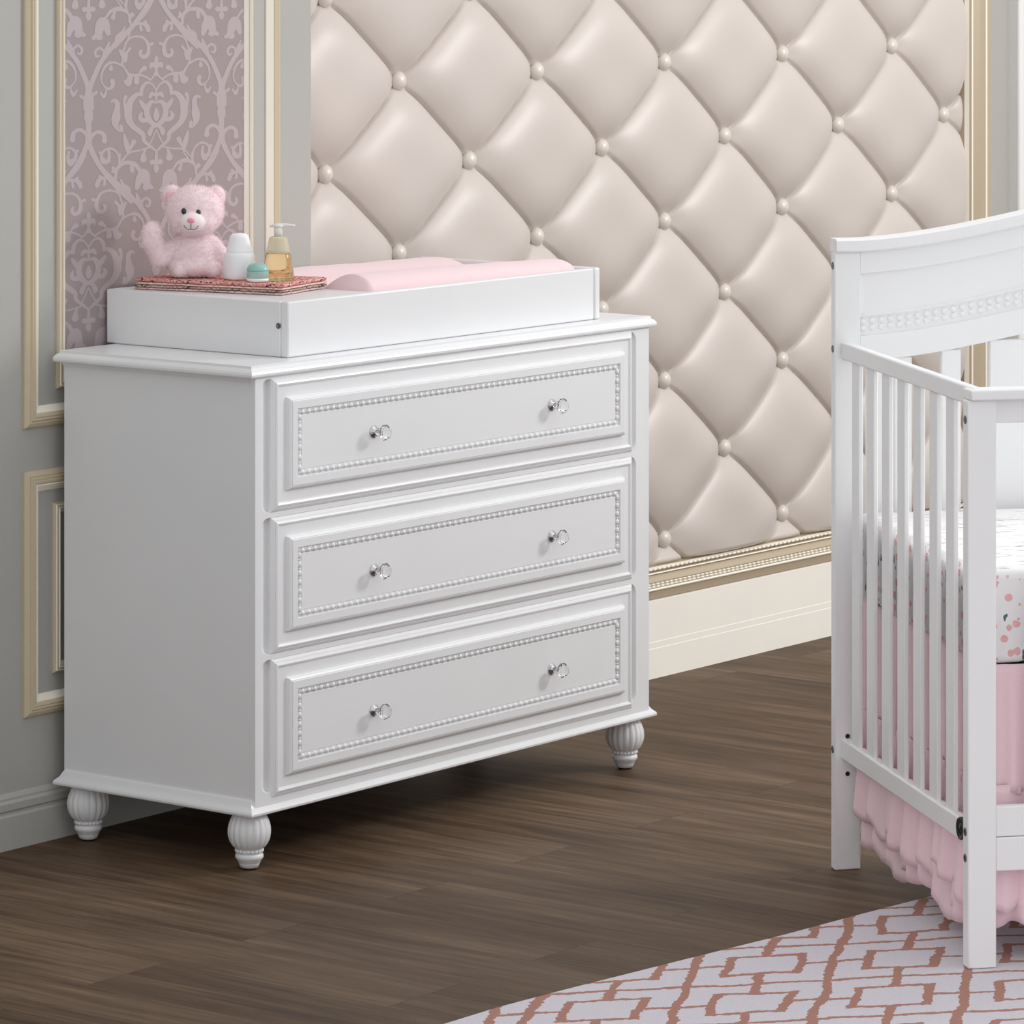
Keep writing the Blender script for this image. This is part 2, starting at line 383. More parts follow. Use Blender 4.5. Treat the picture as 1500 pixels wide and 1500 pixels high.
# damask wallpaper panel inside the inner frame
PX0, PX1, PZ0, PZ1 = .048, .553, .848, 2.24
b = MB(); b.box((PX0 - .003, WY - .0009, PZ0 - .003), (PX1 + .003, WY - .0001, PZ1 + .003)); panel_bm = b
b.mi = 1
STROKES = [
 [(598,0,30),(650,90,36),(740,190,38),(880,330,40),(985,460,40),(1045,590,42),(1078,690,50),(1080,760,84),(1080,815,92)],
 [(1080,815,36),(1080,890,34)], [(1080,895,80),(1080,915,58),(1081,950,48),(1082,1050,45),(1080,1095,60)],
 [(1080,1080,40),(1055,1160,44),(1000,1270,42),(920,1390,40),(850,1480,38),(760,1580,36)],
 [(1075,1085,30),(1055,1035,32),(1010,1008,32),(968,1035,36),(962,1085,46)], [(1100,775,18),(1112,745,20),(1138,720,28)],
 [(680,745,26),(720,742,40),(765,790,56),(783,860,66),(780,925,64),(750,985,50),(700,1030,46),(668,1065,40),(662,1110,34),(625,1148,26),(568,1200,18)],
 [(803,752,34),(812,800,26),(795,870,34)], [(568,720,14),(598,670,18),(640,652,26),(676,690,34),(684,745,30)],
 [(568,450,20),(568,480,38),(568,530,28),(568,600,22)], [(568,545,20),(600,510,40),(612,535,22)], [(568,560,18),(590,610,18),(620,635,16)],
 [(612,632,18),(680,592,20),(770,582,28),(805,535,18),(830,490,22)], [(720,590,40),(720,640,50)], [(765,590,50),(782,645,58)], [(700,592,18),(690,560,22),(660,538,48)], [(795,640,46),(808,625,20)],
 [(830,490,22),(826,450,16)], [(800,410,30),(812,430,64),(806,470,30)], [(845,385,24),(835,420,18)], [(770,375,26),(790,400,24)],
 [(826,405,26),(805,345,16),(775,270,14),(762,190,14)], [(805,330,16),(762,290,18),(705,284,22),(655,308,24),(628,370,32),(635,430,38),(670,448,34),(692,420,30),(684,395,22)], [(600,348,32),(632,360,16)],
 [(826,510,16),(880,478,22),(935,482,28),(975,535,20),(985,600,16),(968,650,14),(930,680,26),(900,655,34),(905,618,40)], [(950,680,12),(952,710,22),(968,735,38)], [(990,705,20),(978,730,20)], [(912,500,20),(915,525,38)],
 [(568,800,16),(568,755,22),(568,725,14)], [(568,760,18),(600,745,40),(618,770,24)],
 [(575,815,20),(605,808,34),(635,845,50),(640,900,50),(622,950,50),(590,985,42),(560,1000,32)], [(640,870,40),(668,830,46),(690,796,26)], [(640,950,44),(680,945,40),(694,915,34),(680,890,18)],
 [(568,865,20),(568,895,44),(568,925,56),(568,950,30)], [(568,1000,22),(600,1012,34),(618,1050,44),(615,1070,20)], [(568,1030,12),(600,1105,14),(628,1155,14)],
 [(908,780,22),(885,772,30),(866,800,44),(868,850,50),(875,905,76),(880,950,60),(868,990,34),(848,1022,12)], [(838,980,34),(832,1015,30)],
 [(600,1160,18),(690,1182,16),(770,1192,18),(830,1245,14),(862,1310,18),(880,1380,20),(885,1450,16)], [(780,1200,20),(785,1165,44),(800,1110,44),(815,1045,14)], [(765,1165,20),(742,1110,44)],
 [(852,1290,14),(858,1205,18),(900,1152,22),(950,1150,22),(985,1190,26),(972,1245,38),(935,1245,38),(928,1215,22)], [(998,1170,26),(985,1190,20)],
 [(650,1175,14),(665,1215,34),(668,1255,60)], [(568,1330,52),(568,1355,38)], [(568,1200,20),(568,1300,34)], [(568,1290,20),(598,1285,50)],
 [(862,1310,20),(830,1285,20),(785,1275,26),(730,1300,22),(700,1350,18)], [(640,1390,40),(670,1375,66),(690,1400,78),(705,1440,56),(715,1475,40)], [(765,1310,20),(752,1340,34)], [(870,1380,14),(890,1320,20),(902,1330,30)],
 [(762,200,16),(775,120,18),(800,85,20),(850,66,24),(910,74,24),(945,110,22),(960,140,22)], [(950,150,26),(985,160,80),(1000,205,78),(1012,250,60),(1045,275,36)], [(950,190,50),(940,220,26)], [(1000,270,60),(1030,262,30)], [(890,90,22),(897,125,38)],
 [(800,90,14),(803,0,16)], [(815,70,14),(870,-10,14)], [(768,140,14),(752,108,32)], [(715,-40,20),(722,20,30),(700,62,32),(676,30,22)],
 [(745,195,26),(690,182,24),(645,200,40),(630,240,40)], [(690,190,20),(684,235,26)], [(650,170,26),(672,185,20)],
 [(870,320,40),(860,275,46),(825,240,26),(812,205,18)], [(960,430,40),(945,375,44),(925,312,12)], [(975,430,18),(968,385,22),(1000,356,24),(1030,380,24),(1022,420,22),(1000,415,18)],
]
def catmull(pts, n=6):
    out = []
    P = [pts[0]] + list(pts) + [pts[-1]]
    for i in range(1, len(P) - 2):
        for k in range(n):
            t = k / n; r = []
            for j in range(3):
                p0, p1, p2, p3 = P[i - 1][j], P[i][j], P[i + 1][j], P[i + 2][j]
                r.append(.5 * ((2 * p1) + (-p0 + p2) * t + (2 * p0 - 5 * p1 + 4 * p2 - p3) * t * t + (-p0 + 3 * p1 - 3 * p2 + p3) * t ** 3))
            out.append(tuple(r))
    out.append(tuple(pts[-1])); return out
SXM, SZM = 1 / (5.359 * 514), 1 / (5.359 * 781)
CX, CZ, PERX, HALFZ = 6.030 - 5.73, 1.322, .372, .2890
DZ = .0007
rowspans = {}
def scan(ps):
    """add one convex polygon (x, z) to the scanline sets"""
    za, zb_ = min(p[1] for p in ps), max(p[1] for p in ps)
    if zb_ < PZ0 or za > PZ1 or max(p[0] for p in ps) < PX0 or min(p[0] for p in ps) > PX1: return
    for k in range(max(0, math.ceil((za - PZ0) / DZ - .5)), min(int((PZ1 - PZ0) / DZ), math.floor((zb_ - PZ0) / DZ - .5) + 1)):
        z = PZ0 + (k + .5) * DZ; xs = []
        for (xa_, a_), (xb_, b_) in zip(ps, ps[1:] + ps[:1]):
            if (a_ <= z) != (b_ <= z): xs.append(xa_ + (xb_ - xa_) * (z - a_) / (b_ - a_))
        if len(xs) >= 2: rowspans.setdefault(k, []).append((max(min(xs), PX0), min(max(xs), PX1)))
WF = .88
def stroke(cx, cz, st, sgn):
    pts = []
    for (px_, pz_, w_) in catmull(st, 5):
        dx = px_ - 568
        pts.append((dx, -(pz_ + .03 * dx - 905), max(w_ * WF, 8) * .5))
    tr_ = lambda p: (cx + sgn * p[0] * SXM, cz + p[1] * SZM)
    for i, (x, z, hw) in enumerate(pts):
        scan([tr_((x + hw * math.cos(PI * k / 6), z + hw * math.sin(PI * k / 6))) for k in range(12)])
        if i:
            x0, z0, h0 = pts[i - 1]; l_ = math.hypot(x - x0, z - z0) or 1; nx, nz = -(z - z0) / l_, (x - x0) / l_
            scan([tr_(p) for p in ((x0 + nx * h0, z0 + nz * h0), (x + nx * hw, z + nz * hw), (x - nx * hw, z - nz * hw), (x0 - nx * h0, z0 - nz * h0))])
for ci in (-1, 0, 1):
    for par in (0, 1):
        for rz_ in (-1, 0, 1):
            cx = CX + PERX * (ci + .5 * par); cz = CZ + HALFZ * (2 * rz_ + par) - .006 * (ci + .5 * par)
            for st in STROKES:
                for sgn in (1, -1): stroke(cx, cz, st, sgn)
pv, pf = [], []
for k, sp_ in rowspans.items():
    sp_.sort(); cur = None; out = []
    for a_, b_ in sp_:
        if cur and a_ <= cur[1] + .0002: cur[1] = max(cur[1], b_)
        else:
            cur = [a_, b_]; out.append(cur)
    for a_, b_ in out:
        if b_ - a_ < .0003: continue
        n0 = len(pv); z = PZ0 + k * DZ
        pv += [(a_, WY - .0012, z), (b_, WY - .0012, z), (b_, WY - .0012, z + DZ), (a_, WY - .0012, z + DZ)]; pf.append((n0, n0 + 1, n0 + 2, n0 + 3))
panel_bm.poly(pv, pf)
make('wallpaper', panel_bm, ['damask_ground', 'damask_figure'], wf)

# ------------------------------------------------------------------ tufted wall panel
TX0, TX1, TZ0, TZ1, TY = .76, 3.412, .236, 2.25, .148
tp = thing('tufted_panel', 'silvery pink diamond tufted upholstered wall panel in a gold frame behind the crib', 'wall panel', ((TX0 + TX1) / 2, .15, TZ0))
def tuft_h(x, z):
    k = (x - .947) / .2365; m_ = (z - 1.172 - .0033 * k) / .17875
    p, q = (k + m_) / 2, (k - m_) / 2
    dp, dq = abs(p - round(p)), abs(q - round(q))
    gp, gq = 1 - (1 - 2 * dp) ** 7, 1 - (1 - 2 * dq) ** 7
    r = math.hypot(dp, dq)
    C_ = .019 * (1 - math.exp(-(r / .12) ** 1.5))
    f_ = (1 - (1 - 2 * dp) ** 3.5) * (1 - (1 - 2 * dq) ** 3.5)
    h = C_ + .027 * max(f_, 0) ** .85
    h -= .0085 * (math.exp(-(dp / .0115) ** 2) + math.exp(-(dq / .0115) ** 2)) * (1 - math.exp(-(r / .1) ** 2))
    h += .0016 * noise.noise(Vector((x * 5, z * 9, 0)))
    e = max(0., min(1., (TX1 - x) / .055, (z - TZ0) / .02))
    return h * (.15 + .85 * math.sin(e * PI / 2))
b = MB(); nx_, nz_ = 780, 650
vs = []
for j in range(nz_ + 1):
    z = TZ0 + .00285 * j if j <= 620 else TZ0 + .00285 * 620 + (TZ1 - TZ0 - .00285 * 620) * (j - 620) / (nz_ - 620)
    for i in range(nx_ + 1):
        x = TX0 + (TX1 - TX0) * i / nx_; vs.append((x, TY - tuft_h(x, z), z))
fs = [(j * (nx_ + 1) + i, j * (nx_ + 1) + i + 1, (j + 1) * (nx_ + 1) + i + 1, (j + 1) * (nx_ + 1) + i) for j in range(nz_) for i in range(nx_)]
b.poly(vs, fs, True)
make('padding', b, 'tuft', tp, recalc=False)
b = MB(); b.lathe([(.004, -.006), (.0195, -.004), (.0205, 0), (.019, .005), (.0145, .0105), (.008, .0135), (.0015, .0145)], 24, Matrix.Rotation(PI / 2, 4, 'X'))
btn0 = make('button', b, 'tuft_button', tp, local=True)
first = True
for k in range(0, 11):
    for m_ in range(-6, 6):
        if (k + m_) % 2: continue
        x = .947 + .2365 * k; z = 1.172 + .0033 * k + .17875 * m_
        if not (TX0 + .03 < x < TX1 - .06 and TZ0 + .04 < z < 2.0): continue
        bt = btn0 if first else btn0.copy()
        if not first: scene.collection.objects.link(bt); bt.parent = tp
        first = False
        bt.location = Vector((x, TY - .009, z)) - Vector(tp.location)
# frame: stepped profile with beaded rows along the bottom, plain sides
b = MB()
pr = [(0, .15), (0, .100), (.018, .098), (.0185, .0955), (.021, .0945), (.023, .0965), (.035, .100), (.037, .098), (.039, .100), (.046, .106), (.052, .110), (.053, .106), (.056, .106), (.058, .112), (.062, .110), (.066, .118), (.068, .148)]
b.rings((TX0 - .05, .176, TX1 + .066, 2.32), pr, closeface=False, sx=1.5)
b.mi = 1
b.rings((TX0 - .05, .176, TX1 + .066, 2.32), [(.0185, .0952), (.021, .0940), (.0235, .0962)], closeface=False, sx=1.5)
b.rings((TX0 - .05, .176, TX1 + .066, 2.32), [(.0525, .1065), (.0540, .1040), (.0562, .1060)], closeface=False, sx=1.5)
b.rings((TX0 - .05, .176, TX1 + .066, 2.32), [(.0600, .1110), (.0640, .1060), (.0665, .1180)], closeface=False, sx=1.5)
fr = make('frame', b, ['champagne', 'cream_trim_highlight'], tp, recalc=False)
for z, yy, ry in ((.176 + .0635, .106, .0032), (.176 + .0325, .0985, .0026), (.176 + .027, .0975, .0026)):
    b = MB(); x = TX0
    while x < TX1:
        bmesh.ops.create_icosphere(b.bm, subdivisions=1, radius=1, matrix=Matrix.Translation((x, yy, z)) @ Matrix.Diagonal((.0088, ry, ry, 1)))
        x += .0172
    for f in b.bm.faces: f.smooth = True
    make('beading', b, 'cream_trim_highlight', fr)

# ------------------------------------------------------------------ rug
pts = [(-1.25, -1.40), (-.604, -1.403), (-.472, -1.407), (-.327, -1.423), (-.11, -1.452), (.05, -1.474), (.183, -1.493), (.369, -1.512), (.542, -1.533), (.9, -1.58), (1.9, -1.71), (1.9, -3.5), (-1.25, -3.5)]
b = MB(); n = len(pts)
b.poly([(x, y, .001) for x, y in pts] + [(x, y, .008) for x, y in pts], [tuple(range(n))[::-1], tuple(range(n, 2 * n))] + [(k, (k + 1) % n, n + (k + 1) % n, n + k) for k in range(n)])
o = make('area_rug', b, 'rug_pile'); tag(o, 'pale lilac area rug with rose brown geometric trellis lines under the crib', 'rug')

# ------------------------------------------------------------------ dresser
D0, DY0, DW, DD = .0, -.490, 1.2255, .483
dr = thing('dresser', 'white three drawer nursery dresser with crystal knobs and beaded drawer fronts', 'dresser', (DW / 2, DY0 + DD / 2, 0))
bx0, bx1, by0, by1 = .017, DW - .017, DY0 + .0165, DY0 + DD - .012
b = MB(); b.box((bx0, by0, .118), (bx1, by1, .882), .0008, 1); make('case', b, 'white_lacquer', dr)
def slab(mb, prof, x0, y0, x1, y1):
    """stack of rectangles: (outset, z)"""
    rows = [[mb.bm.verts.new(p) for p in ((x0 - o_, y0 - o_, z), (x1 + o_, y0 - o_, z), (x1 + o_, y1 + min(o_, 0), z), (x0 - o_, y1 + min(o_, 0), z))] for o_, z in prof]
    out = [mb.bm.faces.new(rows[0][::-1]), mb.bm.faces.new(rows[-1])]
    for a_, c_ in zip(rows, rows[1:]):
        for k in range(4): out.append(mb.bm.faces.new((a_[k], a_[(k + 1) % 4], c_[(k + 1) % 4], c_[k])))
    mb._tag(out)
b = MB(); slab(b, [(-.013, .872), (-.012, .8775), (-.006, .8785), (-.001, .8795), (0, .8815), (.0003, .885), (-.001, .889), (-.004, .8925), (-.0075, .8945), (-.0085, .896), (-.0088, .8995), (-.0095, .900)], D0, DY0, DW, DY0 + DD)
make('top_panel', b, 'white_lacquer', dr)
b = MB(); slab(b, [(-.012, .102), (-.003, .1025), (0, .1045), (.0005, .108), (-.001, .1115), (-.005, .115), (-.008, .118), (-.0105, .122), (-.0135, .128), (-.0165, .131), (-.017, .134)], D0, DY0, DW, DY0 + DD)
make('base_moulding', b, 'white_lacquer', dr)
# front face frame with scooped surround at every drawer
fr_y = by0 - .0095
b = MB()
zc = [(.1285, .3745), (.3845, .6265), (.6365, .8745)]
X0, X1 = .0590, 1.1500
rows = [.1175] + [(zc[i][1] + zc[i + 1][0]) / 2 for i in (0, 1)] + [.8785]
for i in range(3):
    # outer cell rectangle then a scoop sinking to the case front around the drawer, rounded at the top
    z0, z1 = rows[i], rows[i + 1]
    zs = max(z0 + .0045, .1385)
    def rr(x0, x1, za, zb, r, y):
        out = []
        for cx_, cz_, a0 in ((x1 - r, za + r, -PI / 2), (x1 - r, zb - r, 0), (x0 + r, zb - r, PI / 2), (x0 + r, za + r, PI)):
            for k in range(6): out.append((cx_ + r * math.cos(a0 + PI / 2 * k / 5), y, cz_ + r * math.sin(a0 + PI / 2 * k / 5)))
        return out
    loops = [rr(bx0 + .003, bx1 - .003, z0, z1, .0002, fr_y), rr(X0 - .027, X1 + .015, zs, z1 - .0045, .020, fr_y), rr(X0 - .0225, X1 + .0125, zs + .0005, z1 - .005, .017, fr_y + .0045), rr(X0 - .009, X1 + .006, zs + .0015, z1 - .006, .008, by0 - .0008)]
    vv = [[b.bm.verts.new(p) for p in l_] for l_ in loops]
    for l0, l1 in zip(vv, vv[1:]):
        for k in range(24): b._tag([b.bm.faces.new((l0[k], l0[(k + 1) % 24], l1[(k + 1) % 24], l1[k]))])
b.box((bx0, fr_y, .1175), (bx0 + .0031, by0 + .0004, .8785)); b.box((bx1 - .0031, fr_y, .1175), (bx1, by0 + .0004, .8785))
make('face_frame', b, 'white_lacquer', dr)

def drawer(i):
    z0, z1 = zc[i]; y = by0
    b = MB()
    b.rings((X0, z0, X1, z1), [(0, y - 0), (0, y - .009), (.0015, y - .0105), (.005, y - .0135), (.0075, y - .0138), (.0085, y - .0160), (.0115, y - .0170), (.0145, y - .0158), (.0165, y - .0135), (.036, y - .0135), (.0365, y - .0155), (.0385, y - .0210), (.0415, y - .0228), (.043, y - .0228), (.044, y - .0242), (.0575, y - .0242), (.059, y - .0200), (.0705, y - .0200), (.0715, y - .0213)])
    fnt = make('drawer', b, 'white_lacquer', dr)
    bd = MB(); xi0, xi1, zi0, zi1 = X0 + .0648, X1 - .0648, z0 + .0648, z1 - .0648; yy = y - .0208
    def row(p, q, n_):
        for k in range(n_):
            t = (k + .5) / n_; c_ = Vector(p).lerp(Vector(q), t); d = (Vector(q) - Vector(p)).normalized()
            r_ = (.0062, .004, .0048) if abs(d.x) > .5 else (.0048, .004, .0062)
            bd.ball(c_, r_, 8, 6)
            c2 = Vector(p).lerp(Vector(q), k / n_); bd.ball(c2, (.0022, .0028, .0036) if abs(d.x) > .5 else (.0036, .0028, .0022), 6, 4)
    nx__ = round((xi1 - xi0) / .0168); nz__ = round((zi1 - zi0) / .0168)
    row((xi0, yy, zi0), (xi1, yy, zi0), nx__); row((xi0, yy, zi1), (xi1, yy, zi1), nx__)
    row((xi0, yy, zi0), (xi0, yy, zi1), nz__); row((xi1, yy, zi0), (xi1, yy, zi1), nz__)
    make('bead_trim', bd, 'white_lacquer', fnt)
    return fnt
drs = [drawer(2), drawer(1), drawer(0)]
def knob(x, z, parent):
    b = MB(); m = Matrix.Translation((x, by0 - .0208, z)) @ Matrix.Rotation(PI / 2, 4, 'X')
    b.mi = 1; b.lathe([(.0115, 0), (.0122, .0012), (.0105, .003), (.0065, .0045), (.0058, .008), (.0052, .008)], 20, m)
    b.mi = 0
    b.lathe([(.0048, .0075), (.0060, .0100), (.0075, .0125), (.0070, .0150), (.0062, .0165)], 8, m, sm=False)
    b.lathe([(.0060, .0164), (.0100, .0195), (.0148, .0250), (.0152, .0275), (.0138, .0310), (.0100, .0350), (.0060, .0365)], 10, m, sm=False)
    return make('knob', b, ['crystal', 'chrome'], parent)
for i, d in enumerate(drs):
    z = [.7545, .502, .246][i]
    for x in (.333, .872): knob(x, z, d)
def foot(x, y):
    b = MB()
    rib = lambda t, z: 1 + (.055 * (abs(math.cos(9 * t)) - .5) if .037 < z < .099 else 0)
    prof = [(.010, .0), (.0125, .0005)]
    b.mi = 1; b.lathe([(.012, 0), (.013, .001), (.013, .004)], 20, Matrix.Translation((x, y, 0)))
    b.mi = 0
    pr_ = [(.0145, .0035), (.0165, .0045), (.0182, .009), (.0192, .0105), (.0190, .0125), (.0205, .0135), (.0212, .0165), (.0238, .0190), (.0255, .0225), (.0250, .0265), (.0226, .0290), (.0212, .0300), (.0222, .0318), (.0235, .034), (.0226, .0362), (.0236, .0375)]
    for k in range(1, 20):
        t = k / 20; z = .0375 + .0625 * t
        r_ = .0236 + (.0380 - .0236) * math.sin(PI * min(1, t * .95) ** .9) ** .75
        if t > .9: r_ = max(r_ , .027)
        pr_.append((r_, z))
    pr_ += [(.0265, .1005), (.027, .104)]
    b.lathe(pr_, 144, Matrix.Translation((x, y, 0)), rib)
    for k in range(20):
        t = 2 * PI * k / 20; b.ball((x + .0228 * math.cos(t), y + .0228 * math.sin(t), .0338), .0036, 8, 6)
    return make('foot', b, ['white_lacquer', 'black_plastic'], dr)
ins = .0456
for x in (ins, DW - ins):
    for y in (DY0 + ins, DY0 + DD - ins): foot(x, y)

# ------------------------------------------------------------------ changing tray on the dresser
CX0, CY0, CW, CD, CH = .155, -.441, .945, .445, .1013
tr = thing('changing_tray', 'white open changing tray standing on top of the white dresser', 'changing tray', (CX0 + CW / 2, CY0 + CD / 2, .900))
zt, zb = .900 + CH, .9003
def board(name, lo, hi, bev=.0022): b = MB(); b.box(lo, hi, bev); return make(name, b, 'white_lacquer', tr)
T = .018
board('front_board', (CX0 + .0005, CY0, zb), (CX0 + CW - T, CY0 + T, zt), .003)
board('back_board', (CX0 + T, CY0 + CD - T, zb), (CX0 + CW - T, CY0 + CD, zt))
lb = board('side_board', (CX0, CY0 + T, zb), (CX0 + T, CY0 + CD, zt), .003)
board('side_board', (CX0 + CW - T + .0006, CY0 - .002, zb), (CX0 + CW, CY0 + CD, zt + .001), .004)
board('base_board', (CX0 + T, CY0 + T, zb), (CX0 + CW - T, CY0 + CD - T, zb + .01))
board('divider', (.407, CY0 + T, zb + .01), (.415, CY0 + CD - T, zt - .004))
board('shelf', (CX0 + T, CY0 + T, zt - .012), (.407, CY0 + CD - T, zt - .0005))
b = MB(); b.lathe([(.0052, 0), (.0055, .0015), (.0035, .0022), (.0034, .0008), (.0004, .0008)], 14, Matrix.Translation((CX0 + .0002, -.419, .957)) @ Matrix.Rotation(-PI / 2, 4, 'Y'))
make('screw', b, 'screw_metal', lb)

# folded cloths on the tray's left end
sx0, sx1, sy0, sy1 = 0, .172, 0, .312        # measured from the near corner of the stack
zz = zt + .0002
def folded(key, z0, h, label, g):
    b = MB(); n1, n2 = 60, 70; pts_ = []; loops_ = []
    # rounded rectangle side loops with a wavy edge
    hw_, hd_ = (sx1 - sx0) / 2, (sy1 - sy0) / 2
    def loop(off, z, seed):
        out = []
        per = [(sx0, sy0, sx1, sy0), (sx1, sy0, sx1, sy1), (sx1, sy1, sx0, sy1), (sx0, sy1, sx0, sy0)]
        for (xa, ya, xb, yb) in per:
            for k in range(30):
                t = k / 30; x = xa + (xb - xa) * t; y = ya + (yb - ya) * t
                nn = noise.noise(Vector((x * 16, y * 16, seed))) * .0035; mm = noise.noise(Vector((x * 60, y * 60, seed))) * .0012
                dx, dy = (x - (sx0 + sx1) / 2), (y - (sy0 + sy1) / 2)
                s_ = 1 - (off - nn - mm) / (abs(dx) if abs(dx) / hw_ > abs(dy) / hd_ else abs(dy))
                out.append((x - (off - nn) * (dx / hw_), y - (off - nn) * (dy / hd_), z + noise.noise(Vector((x * 22, y * 22, seed + 5))) * .0006))
        return out
    s_ = z0 * 100
    ls = [loop(.005, z0, s_), loop(.001, z0 + h * .15, s_), loop(.0, z0 + h * .5, s_), loop(.0008, z0 + h * .86, s_), loop(.004, z0 + h, s_)]
    vv = [[b.bm.verts.new(p) for p in l_] for l_ in ls]; b.smooth = True
    for l0, l1 in zip(vv, vv[1:]):
        for k in range(120): b._tag([b.bm.faces.new((l0[k], l0[(k + 1) % 120], l1[(k + 1) % 120], l1[k]))])
    b.smooth = False; b._tag([b.bm.faces.new(vv[0][::-1]), b.bm.faces.new(vv[-1])])
    o = solo('folded_cloth', b, key, ((sx0 + sx1) / 2, (sy0 + sy1) / 2, z0), label, 'cloth', g)
    rz = math.radians(12); m = Matrix.Rotation(rz, 4, 'Z')
    o.location = Vector((.247, -.349, 0)) + m @ Vector(((sx0 + sx1) / 2, (sy0 + sy1) / 2, z0)); o.rotation_euler = (0, 0, rz)
    return o
G = 'folded cloths stacked on the changing tray'
folded('cloth_pale', zz, .0038, 'thin pink and cream folded cloth at the very bottom of the stack on the tray', G)
folded('cloth_taupe', zz + .0043, .0045, 'taupe speckled folded cloth, second from the bottom of the stack', G)
folded('cloth_blush', zz + .0093, .0040, 'pale blush folded cloth directly under the topmost one in the stack', G)
folded('cloth_rose', zz + .0138, .0070, 'rose folded cloth with dark specks, topmost of the stack, under the teddy bear', G)
ST = zz + .0212

# changing pad
b = MB(); px0, px1, py0, py1 = .4165, 1.072, CY0 + T + .004, CY0 + CD - T - .004
nu, nv = 60, 44; vs = []
def padz(u, v):
    # u along the length 0..1, v across 0..1 : two raised edges, hollow middle
    ridge = .5 * (1 + math.cos(min(1, abs(v - .14) / .30) * PI)) + .72 * .5 * (1 + math.cos(min(1, abs(v - .86) / .30) * PI))
    e = min(u * (px1 - px0), (1 - u) * (px1 - px0)); rd = min(1, e / .014); rd = math.sqrt(max(0, 1 - (1 - rd) ** 2))
    ev = min(v, 1 - v) * (py1 - py0); rv = min(1, ev / .022); rv = math.sqrt(max(0, 1 - (1 - rv) ** 2))
    top_ = .980 + .050 * ridge - .012 * (u ** 1.5) * ridge + .0015 * noise.noise(Vector((u * 9, v * 5, 1)))
    return .914 + (top_ - .914) * (.6 + .4 * rd * rv)
for j in range(nv + 1):
    for i in range(nu + 1): vs.append((px0 + (px1 - px0) * i / nu, py0 + (py1 - py0) * j / nv, padz(i / nu, j / nv)))
nn_ = len(vs); idx = lambda i, j: j * (nu + 1) + i
fs = [(idx(i, j), idx(i + 1, j), idx(i + 1, j + 1), idx(i, j + 1)) for j in range(nv) for i in range(nu)]
bord = [idx(i, 0) for i in range(nu)] + [idx(nu, j) for j in range(nv)] + [idx(i, nv) for i in range(nu, 0, -1)] + [idx(0, j) for j in range(nv, 0, -1)]
for k in bord: vs.append((vs[k][0], vs[k][1], .911))
m_ = len(bord)
fs += [(bord[k], nn_ + k, nn_ + (k + 1) % m_, bord[(k + 1) % m_]) for k in range(m_)] + [tuple(nn_ + k for k in range(m_))]
b.poly(vs, fs, True)
solo('changing_pad', b, 'pink_pad', ((px0 + px1) / 2, (py0 + py1) / 2, .911), 'soft pink contoured changing pad lying inside the white tray', 'changing pad')

# ------------------------------------------------------------------ teddy bear (local frame: x = viewer's right, -y = towards the viewer)
BR = thing('teddy_bear', 'pink plush teddy bear sitting on the folded cloths with one paw raised', 'teddy bear', (.262, -.120, ST), -TH)
def evaluate_remesh(mb, vox):
    me = bpy.data.meshes.new('tmp'); mb.bm.to_mesh(me); mb.bm.free()
    o = bpy.data.objects.new('tmp', me); scene.collection.objects.link(o)
    md = o.modifiers.new('r', 'REMESH'); md.mode = 'VOXEL'; md.voxel_size = vox
    sm = o.modifiers.new('s', 'SMOOTH'); sm.factor = .6; sm.iterations = 6
    bpy.context.view_layer.update()
    ev = o.evaluated_get(bpy.context.evaluated_depsgraph_get()); me2 = bpy.data.meshes.new_from_object(ev)
    bpy.data.objects.remove(o); bpy.data.meshes.remove(me)
    r = MB(); r.bm.from_mesh(me2); bpy.data.meshes.remove(me2)
    for f in r.bm.faces: f.smooth = True; f.material_index = 0
    return r
S = .97 / 787.0
def bp(u, v, d=0): return ((u - 281) * S, d, (414 - v) * S)
b = MB()
b.ball(bp(282, 313, -.006), (.0535, .048, .0455), 24, 16)          # head
b.ball(bp(282, 326, -.020), (.044, .040, .030), 24, 16)            # cheeks
b.ball(bp(281, 328, -.048), (.0235, .020, .0185), 20, 14)          # muzzle
for u, v, sx_ in ((246, 291, -1), (313, 292, 1)):
    b.ball(bp(u, v, .008), (.0185, .0115, .0205), 16, 12)
b.ball(bp(281, 378, .004), (.0475, .042, .046), 24, 16)            # torso
b.ball(bp(281, 396, .000), (.0500, .046, .024), 24, 12)            # hips
def limb(p, q, r0, r1, n_=7):
    for k in range(n_):
        t = k / (n_ - 1); b.ball(Vector(p).lerp(Vector(q), t), r0 + (r1 - r0) * t, 14, 10)
limb(bp(256, 368, 0), bp(231, 384, -.012), .019, .0195); limb(bp(231, 384, -.012), bp(218, 352, -.020), .0195, .0185)
b.ball(bp(219, 352, -.020), (.0205, .0185, .0290), 16, 12)
limb(bp(306, 366, 0), bp(322, 384, .0), .019, .017)
limb(bp(260, 402, -.01), bp(262, 402, -.034), .0150, .0135); limb(bp(304, 401, -.004), bp(313, 402, -.026), .0160, .0145)
fb = evaluate_remesh(b, .0035)
for v in fb.bm.verts: v.co.z = max(v.co.z, .0004)
fb.bm.normal_update()
